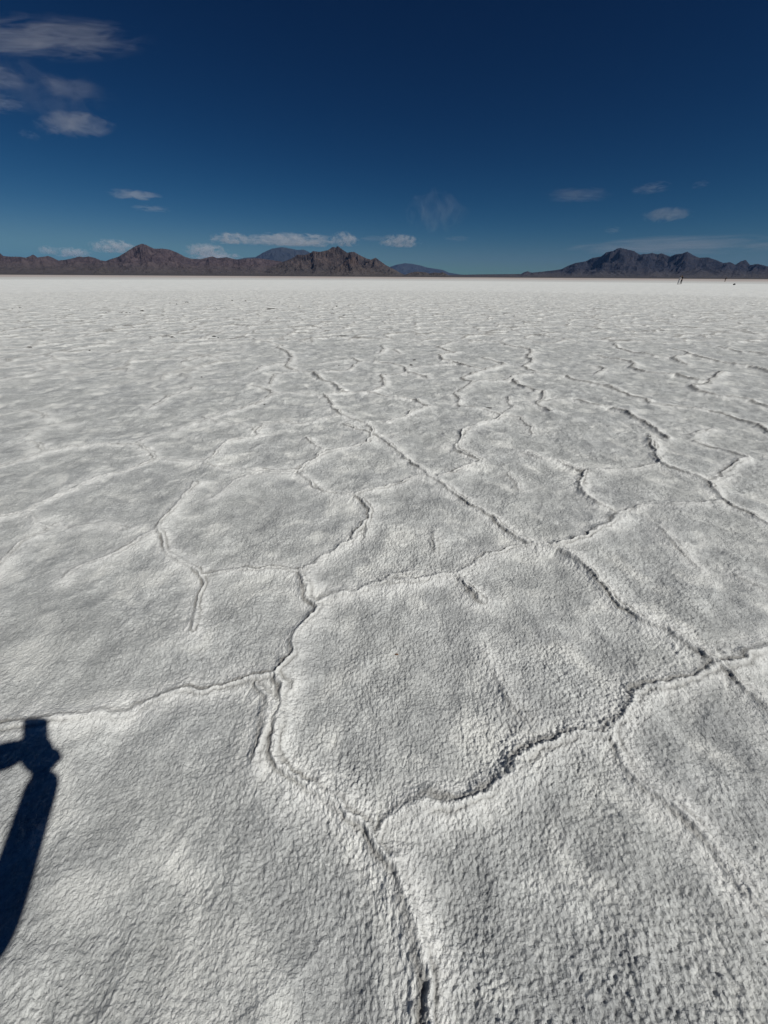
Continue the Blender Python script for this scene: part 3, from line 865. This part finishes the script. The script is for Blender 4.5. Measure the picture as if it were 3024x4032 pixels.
def skin_mesh(name, joints, edges, mat, parent, root=0, sub=2):
    """one continuous skinned surface over a skeleton; joints: name -> (pos, radius)"""
    keys = list(joints)
    me = bpy.data.meshes.new(name)
    me.from_pydata([joints[k][0] for k in keys], [(keys.index(a), keys.index(b)) for a, b in edges], [])
    o = bpy.data.objects.new(name, me)
    COL.objects.link(o)
    sm = o.modifiers.new("skin", 'SKIN'); sm.use_smooth_shade = True; sm.branch_smoothing = 0.6
    if not me.skin_vertices: 
        pass
    for i, k in enumerate(keys):
        rad = joints[k][1]
        sv = me.skin_vertices[0].data[i]
        sv.radius = (rad, rad) if isinstance(rad, (int, float)) else rad
        sv.use_root = (i == root)
    ss = o.modifiers.new("subsurf", 'SUBSURF'); ss.levels = sub; ss.render_levels = sub
    # bake the modifiers so that the object carries its real surface
    dg = bpy.context.evaluated_depsgraph_get()
    ev = o.evaluated_get(dg)
    nm = bpy.data.meshes.new_from_object(ev)
    o.modifiers.clear()
    o.data = nm
    nm.materials.clear(); nm.materials.append(mat)
    nm.polygons.foreach_set('use_smooth', [True] * len(nm.polygons))
    nm.name = name
    if parent: o.parent = parent
    return o

def V(*a): return Vector(a)

def head_mesh(bm, c, face, scale=1.0):
    """head with brow, nose, chin and ears, joined into bm; face = unit direction it looks"""
    z = Vector((0, 0, 1)); f = face.normalized(); s = f.cross(z).normalized(); u = s.cross(f)
    M = Matrix((s, f, u)).transposed()
    r = bmesh.ops.create_icosphere(bm, subdivisions=4, radius=1.0)
    for v in r['verts']:
        x, y, zz = v.co
        w = 0.076 * (1 - 0.22 * max(0, -zz) ** 1.5)
        X = x * w
        Y = y * 0.095 + (0.012 * max(0, y) if zz < -0.2 else 0)
        Z = zz * 0.118
        if y > 0.3:
            nose = math.exp(-(x / 0.16) ** 2 - ((zz + 0.12) / 0.22) ** 2)
            Y += 0.026 * nose * y
            eye = math.exp(-((abs(x) - 0.40) / 0.17) ** 2 - ((zz - 0.08) / 0.12) ** 2)
            Y -= 0.012 * eye
            lip = math.exp(-(x / 0.32) ** 2 - ((zz + 0.48) / 0.07) ** 2)
            Y += 0.007 * lip
        ear = math.exp(-((zz + 0.02) / 0.25) ** 2 - ((y + 0.05) / 0.18) ** 2) if abs(x) > 0.85 else 0
        X += math.copysign(0.014 * ear, x)
        v.co = c + M @ (Vector((X, Y, Z)) * scale)

def hair_mesh(name, c, face, parent, mat, length=0.0, scale=1.0):
    z = Vector((0, 0, 1)); f = face.normalized(); s = f.cross(z).normalized(); u = s.cross(f)
    M = Matrix((s, f, u)).transposed()
    bm = bmesh.new(); r = bmesh.ops.create_icosphere(bm, subdivisions=4, radius=1.0)
    for v in r['verts']:
        x, y, zz = v.co
        k = 1.0 + 0.03 * math.sin(17 * x + 9 * y)
        if y > 0.25 and zz < 0.45: k *= 0.80
        elif zz < -0.35 and length == 0: k *= 0.82
        P = Vector((x * 0.087 * k, y * 0.108 * k - 0.008, zz * 0.127 * k + 0.006))
        if length and zz < 0 and y < 0.3: P.z -= length * (-zz)
        v.co = c + M @ (P * scale)
    me = bpy.data.meshes.new(name); bm.to_mesh(me); bm.free()
    me.materials.append(mat); me.polygons.foreach_set('use_smooth', [True] * len(me.polygons))
    o = bpy.data.objects.new(name, me); COL.objects.link(o); o.parent = parent
    return o

def hand_mesh(bm_obj_list, wrist, fwd, palm_n, thumb_side, parent, curl=0.35, scale=1.0, thumb=1.0):
    """palm and five fingers as one skinned tree, returned as joints/edges to hang on the body"""
    f = fwd.normalized(); n = palm_n.normalized(); s = f.cross(n).normalized() * thumb_side
    J = {}; E = []
    J['palm'] = (wrist + f * 0.050 * scale, (0.036 * scale, 0.015 * scale))
    E.append(('wrist', 'palm'))
    lens = (0.072, 0.080, 0.074, 0.060)
    for i, L in enumerate(lens):
        off = s * (0.030 - 0.020 * i) * scale
        b = wrist + f * 0.085 * scale + off
        d1 = (f * math.cos(curl) + n * math.sin(curl)); d2 = (f * math.cos(curl * 2.3) + n * math.sin(curl * 2.3)); d3 = (f * math.cos(curl * 3.3) + n * math.sin(curl * 3.3))
        p1 = b + d1 * L * 0.45 * scale; p2 = p1 + d2 * L * 0.33 * scale; p3 = p2 + d3 * L * 0.24 * scale
        for k, (p, r) in enumerate(((b, 0.0100), (p1, 0.0090), (p2, 0.0082), (p3, 0.0070))):
            J[f'f{i}{k}'] = (p, r * scale)
        E += [('palm', f'f{i}0'), (f'f{i}0', f'f{i}1'), (f'f{i}1', f'f{i}2'), (f'f{i}2', f'f{i}3')]
    t0 = wrist + f * 0.030 * scale + s * 0.030 * scale * thumb; t1 = t0 + (f * 0.5 + s * 0.6 * thumb + n * 0.4).normalized() * 0.040 * scale
    t2 = t1 + (f * 0.75 + s * 0.2 + n * 0.55).normalized() * 0.032 * scale
    J['t0'] = (t0, 0.013 * scale); J['t1'] = (t1, 0.011 * scale); J['t2'] = (t2, 0.0085 * scale)
    E += [('palm', 't0'), ('t0', 't1'), ('t1', 't2')]
    return J, E

def make_person(name, label, origin, rz, J, face, mats, hair_len=0.0, sleeves=True, shorts=False, cuff=0.0):
    """J: joints in local metres (x right, y forward): pelvis chest neck head shoulder/elbow/wrist hip/knee/ankle/toe with _l/_r"""
    root = empty(name, origin, rz)
    tag(root, label, "person")
    body = {'pelvis': (J['pelvis'], (0.118, 0.088)), 'waist': (J['pelvis'].lerp(J['chest'], 0.45), (0.120, 0.090)),
            'chest': (J['chest'], (0.150, 0.105)), 'collar': (J['chest'].lerp(J['neck'], 0.7), (0.090, 0.075)),
            'neck': (J['neck'], 0.052), 'skull': (J['neck'].lerp(J['head'], 0.6), 0.050)}
    ed = [('pelvis', 'waist'), ('waist', 'chest'), ('chest', 'collar'), ('collar', 'neck'), ('neck', 'skull')]
    rad = {'shoulder': 0.060, 'elbow': 0.041, 'wrist': 0.027, 'hip': 0.072, 'knee': 0.054, 'ankle': 0.038, 'toe': 0.036}
    for sd in ('l', 'r'):
        for k in ('shoulder', 'elbow', 'wrist', 'hip', 'knee', 'ankle', 'toe'):
            body[f'{k}_{sd}'] = (J[f'{k}_{sd}'], rad[k])
        body[f'fore_{sd}'] = (J[f'elbow_{sd}'].lerp(J[f'wrist_{sd}'], 0.3), 0.042)
        body[f'calf_{sd}'] = (J[f'knee_{sd}'].lerp(J[f'ankle_{sd}'], 0.3), 0.058)
        ed += [('collar', f'shoulder_{sd}'), (f'shoulder_{sd}', f'elbow_{sd}'), (f'elbow_{sd}', f'fore_{sd}'), (f'fore_{sd}', f'wrist_{sd}'),
               ('pelvis', f'hip_{sd}'), (f'hip_{sd}', f'knee_{sd}'), (f'knee_{sd}', f'calf_{sd}'), (f'calf_{sd}', f'ankle_{sd}'), (f'ankle_{sd}', f'toe_{sd}')]
        hj, he = hand_mesh(None, J[f'wrist_{sd}'], J.get(f'hand_{sd}', (J[f'wrist_{sd}'] - J[f'elbow_{sd}'])), J.get(f'palm_{sd}', V(1 if sd == 'l' else -1, 0.1, 0.1)), 1 if sd == 'r' else -1, None, curl=J.get(f'curl_{sd}', J.get('curl', 0.35)), thumb=J.get('thumb', 1.0))
        for k, v in hj.items(): body[f'{k}_{sd}'] = v
        for a, b in he: ed.append((f'{a}_{sd}', f'{b}_{sd}'))
    o = skin_mesh("body", body, ed, SKIN, root)
    bm = bmesh.new(); bm.from_mesh(o.data); head_mesh(bm, J['head'], face)
    bm.to_mesh(o.data); bm.free()
    o.data.polygons.foreach_set('use_smooth', [True] * len(o.data.polygons))
    hair_mesh("hair", J['head'], face, root, mats['hair'], hair_len)
    # clothes: slightly larger skinned shells over the same joints
    e = J.get('ease', 0.016)
    sh = {'pelvis': (J['pelvis'] + V(0, 0, -0.05), (0.168, 0.132)), 'waist': body['waist'], 'chest': (J['chest'], (0.165, 0.120)), 'collar': (body['collar'][0], (0.085, 0.072))}
    sh['waist'] = (body['waist'][0], (0.140, 0.108))
    se = [('pelvis', 'waist'), ('waist', 'chest'), ('chest', 'collar')]
    for sd in ('l', 'r'):
        sh[f's_{sd}'] = (J[f'shoulder_{sd}'], 0.060 + e); sh[f'e_{sd}'] = (J[f'elbow_{sd}'], 0.041 + e)
        se += [('collar', f's_{sd}'), (f's_{sd}', f'e_{sd}')]
        if sleeves:
            sh[f'w_{sd}'] = (J[f'elbow_{sd}'].lerp(J[f'wrist_{sd}'], J.get(f'slv_{sd}', 1.0) if cuff else 0.9), 0.028 + e + cuff)
            se += [(f'e_{sd}', f'w_{sd}')]
    skin_mesh("jacket" if sleeves else "shirt", sh, se, mats['top'], root)
    tj = {'belt': (J['pelvis'] + V(0, 0, 0.075), (0.138, 0.105)), 'pelvis': (J['pelvis'] + V(0, 0, -0.03), (0.150, 0.118))}; te = [('belt', 'pelvis')]
    for sd in ('l', 'r'):
        tj[f'h_{sd}'] = (J[f'hip_{sd}'].lerp(J[f'knee_{sd}'], 0.22), 0.098); tj[f'k_{sd}'] = (J[f'knee_{sd}'], 0.074)
        te += [('pelvis', f'h_{sd}'), (f'h_{sd}', f'k_{sd}')]
        if not shorts:
            tj[f'c_{sd}'] = (J[f'knee_{sd}'].lerp(J[f'ankle_{sd}'], 0.3), 0.072); tj[f'a_{sd}'] = (J[f'knee_{sd}'].lerp(J[f'ankle_{sd}'], 0.95), 0.056)
            te += [(f'k_{sd}', f'c_{sd}'), (f'c_{sd}', f'a_{sd}')]
    skin_mesh("trousers", tj, te, mats['legs'], root)
    for sd in ('l', 'r'):
        a, t_ = J[f'ankle_{sd}'], J[f'toe_{sd}']
        heel = V(a.x, a.y - 0.05, 0.042); 
        skin_mesh("shoe", {'heel': (heel, (0.044, 0.044)), 'mid': (heel.lerp(t_, 0.5), (0.046, 0.044)), 'toe': (t_ + (t_ - heel) * 0.15, (0.040, 0.034))}, [('heel', 'mid'), ('mid', 'toe')], mats['shoe'], root)
    return root

def stand(h=1.72, lean=0.0, bend=0.0, gap=0.10, elbow=(0.30, 0.02), wrist=(0.30, 0.10)):
    k = h / 1.72
    J = {'pelvis': V(0, 0, 0.98), 'chest': V(0, 0.03 + lean, 1.30), 'neck': V(0, 0.05 + lean * 1.4 + bend * 0.5, 1.48 - bend * 0.15), 'head': V(0, 0.08 + lean * 1.6 + bend, 1.61 - bend * 0.4)}
    for sd, m in (('l', -1), ('r', 1)):
        J[f'shoulder_{sd}'] = V(0.185 * m, 0.03 + lean * 1.2, 1.41 - bend * 0.08)
        J[f'elbow_{sd}'] = V(elbow[0] * m, elbow[1] + lean, 1.14); J[f'wrist_{sd}'] = V(wrist[0] * m, wrist[1] + lean, 0.90)
        J[f'hip_{sd}'] = V(0.10 * m, 0, 0.90); J[f'knee_{sd}'] = V((0.10 + gap * 0.3) * m, 0.03, 0.49)
        J[f'ankle_{sd}'] = V((0.10 + gap * 0.6) * m, -0.02, 0.085); J[f'toe_{sd}'] = V((0.11 + gap * 0.7) * m, 0.13, 0.04)
    for q in list(J):
        J[q] = J[q] * k
    return J

def gnd(px, py):
    p = on_ground(px, py); p.z = surf_z(p.x, p.y) - 0.004
    return p

# couple standing in the distance, close together
pb = gnd(2679, 1119.5)
J = stand(1.88, lean=0.04, bend=0.12, gap=0.10)
J['elbow_l'] = V(-0.22, 0.22, 1.20); J['wrist_l'] = V(-0.05, 0.42, 1.22)
J['elbow_r'] = V(0.22, 0.22, 1.22); J['wrist_r'] = V(0.05, 0.42, 1.26)
J['ease'] = 0.032; rz_b = math.radians(90 + 8)      # faces the partner on the left
make_person("person", "person in black clothes with dark hair holding a partner in pale clothes", pb, rz_b, J, V(0, 1, -0.25), {'hair': HAIR, 'top': CLOTH_D, 'legs': CLOTH_D, 'shoe': SHOE}, 0.10)
pa = gnd(2668, 1119.8)
J = stand(1.72, lean=0.03, bend=0.05, gap=0.06)
J['elbow_l'] = V(-0.24, 0.20, 1.14); J['wrist_l'] = V(-0.12, 0.38, 1.24)
J['elbow_r'] = V(0.24, 0.20, 1.14); J['wrist_r'] = V(0.12, 0.38, 1.24)
make_person("person", "person in pale grey clothes leaning against the partner in black", pa, math.radians(-90 + 8), J, V(0, 1, 0.1), {'hair': simple_mat("light_hair", (0.06, 0.045, 0.035), 0.6, 0.3, 80), 'top': GREY, 'legs': GREY, 'shoe': SHOE}, 0.12)
pc = gnd(2853, 1110.3)
J = stand(1.70, lean=0.05, bend=0.05, gap=0.02)
J['ease'] = 0.030; J['knee_r'] = V(0.10, 0.16, 0.52); J['ankle_r'] = V(0.09, 0.0, 0.14); J['toe_r'] = V(0.09, 0.14, 0.08)
J['elbow_r'] = V(0.30, 0.12, 1.20); J['wrist_r'] = V(0.20, 0.34, 1.30)
make_person("person", "lone person in a dark jacket and tan trousers standing far off at the right", pc, math.radians(-60), J, V(0, 1, 0), {'hair': HAIR, 'top': CLOTH_D, 'legs': BEIGE, 'shoe': SHOE})

# dark bag on the salt in front of the lone person
bg_p = gnd(2890, 1122.5)
bag = empty("duffel_bag", bg_p, 0.35)
tag(bag, "small black bag lying on the salt at the right, in front of the lone person", "bag")
def bag_bits(size):
    bm = bmesh.new(); r = bmesh.ops.create_icosphere(bm, subdivisions=4, radius=1.0)
    for v in r['verts']:
        x, y, z = v.co
        f = lambda a, p: math.copysign(abs(a) ** p, a)
        z2 = f(z, 0.7)
        v.co = Vector((f(x, 0.6) * 0.30, f(y, 0.7) * 0.15, 0.13 + max(z2, -0.95) * 0.135 + (0.035 * math.cos(6 * x) * max(z, 0)) + 0.05 * x * max(z, 0))) * size
    me = bpy.data.meshes.new("bag_body"); bm.to_mesh(me); bm.free(); me.materials.append(CLOTH_D)
    me.polygons.foreach_set('use_smooth', [True] * len(me.polygons))
    o = bpy.data.objects.new("bag_body", me); COL.objects.link(o); o.parent = bag
    for m in (-1, 1):
        pts = {f'p{i}': (V(-0.13 + 0.26 * i / 6, 0.05 * m, 0.25 + 0.10 * math.sin(math.pi * i / 6)) * size, 0.011 * size) for i in range(7)}
        skin_mesh("handle", pts, [(f'p{i}', f'p{i+1}') for i in range(6)], DENIM, bag, sub=1)
bag_bits(1.0)

# ---------------------------------------------------------------- the photographer and the phone (they cast the shadow at the left)
FWD = CAM_M @ V(0, 0, -1); RGT = CAM_M @ V(1, 0, 0); DWN = CAM_M @ V(0, -1, 0)
C0 = V(0, 0, H)
def shadow_pt(px, py, dz):
    """point dz in front of the lens plane whose shadow falls on photo pixel (px, py of the 1659-wide view)"""
    ix = (px - 829.5) / 829.5 * (1512 / F); iv = (py - 1106) / 1106 * (2016 / F)
    dirn = CAM_M @ V(ix, -iv, -1.0)
    g = C0 + dirn * (H / -dirn.z)            # ground point
    # walk back towards the sun until the depth is dz
    s = SUN_DIR
    t = (dz - (g - C0).dot(FWD)) / s.dot(FWD)
    return g + s * t

PHONE = simple_mat("phone_case", (0.02, 0.022, 0.028), 0.4, 0.1, 10)
GLASS = simple_mat("phone_glass", (0.01, 0.01, 0.012), 0.08, 0.05, 10, 0.0, 0.6)
c00 = shadow_pt(51, 1552, -0.010); c10 = shadow_pt(100, 1552, -0.010); c01 = shadow_pt(51, 1655, -0.010)
pw_ = (c10 - c00).dot(RGT); ph_ = (c01 - c00).dot(DWN)
ctr = (c10 + c01) / 2
phone = empty("smartphone", ctr)
phone.rotation_mode = 'QUATERNION'
phone.rotation_quaternion = CAM_M.to_quaternion()
tag(phone, "smartphone held out by the photographer whose shadow falls at the left", "phone")
def rounded_slab(name, w, h, d, r, mat, parent, loc=(0, 0, 0)):
    bm = bmesh.new()
    pts = []
    for cx, cy, a0 in ((w / 2 - r, h / 2 - r, 0), (-w / 2 + r, h / 2 - r, 90), (-w / 2 + r, -h / 2 + r, 180), (w / 2 - r, -h / 2 + r, 270)):
        for k in range(7):
            a = math.radians(a0 + 15 * k)
            pts.append((cx + r * math.cos(a), cy + r * math.sin(a)))
    lo = [bm.verts.new((x, y, -d / 2)) for x, y in pts]; hi = [bm.verts.new((x, y, d / 2)) for x, y in pts]
    bm.faces.new(list(reversed(lo))); bm.faces.new(hi)
    for i in range(len(pts)):
        j = (i + 1) % len(pts)
        bm.faces.new((lo[i], lo[j], hi[j], hi[i]))
    me = bpy.data.meshes.new(name); bm.to_mesh(me); bm.free(); me.materials.append(mat)
    o = bpy.data.objects.new(name, me); COL.objects.link(o); o.parent = parent; o.location = loc
    return o
rounded_slab("case", pw_, ph_, 0.0085, 0.010, PHONE, phone)
rounded_slab("screen", pw_ - 0.006, ph_ - 0.006, 0.0012, 0.008, GLASS, phone, (0, 0, 0.0049))
rounded_slab("camera_bump", 0.034, 0.034, 0.002, 0.008, GLASS, phone, (pw_ / 2 - 0.021, ph_ / 2 - 0.021, -0.0053))

wr = shadow_pt(91, 1695, -0.045); el_r = shadow_pt(-22, 2050, -0.19)
wl_ = shadow_pt(44, 1621, -0.055); el_l = shadow_pt(-330, 1740, -0.19)
photog_o = V(-0.10, -0.67, 0.0)
def loc_(p): return p - photog_o
J = stand(1.72, lean=0.0, bend=0.10, gap=0.10)
J['wrist_r'] = loc_(wr); J['elbow_r'] = loc_(el_r); J['wrist_l'] = loc_(wl_); J['elbow_l'] = loc_(el_l)
J['ease'] = 0.005; J['slv_r'] = 1.15; J['hand_r'] = (shadow_pt(88, 1630, -0.030) - wr); J['palm_r'] = (RGT * -0.9 + FWD * 0.15)
J['hand_l'] = (shadow_pt(100, 1632, -0.055) - wl_); J['palm_l'] = (DWN * 0.9)
J['curl'] = 0.62; J['curl_l'] = 1.25; J['slv_l'] = 1.05; J['thumb'] = 0.35
print("ARMS", [tuple(round(c, 2) for c in J[k]) for k in ('shoulder_r', 'elbow_r', 'wrist_r', 'shoulder_l', 'elbow_l', 'wrist_l')])
print("LEN", (J['shoulder_r'] - J['elbow_r']).length, (J['elbow_r'] - J['wrist_r']).length, (J['shoulder_l'] - J['elbow_l']).length, (J['elbow_l'] - J['wrist_l']).length, "phone", pw_, ph_)
photog = make_person("person", "photographer in dark clothes holding out a phone with both hands, seen only by shadow", photog_o, 0.0, J, V(0, 1, -0.3), {'hair': HAIR, 'top': DENIM, 'legs': CLOTH_D, 'shoe': SHOE}, 0.0, cuff=0.009)
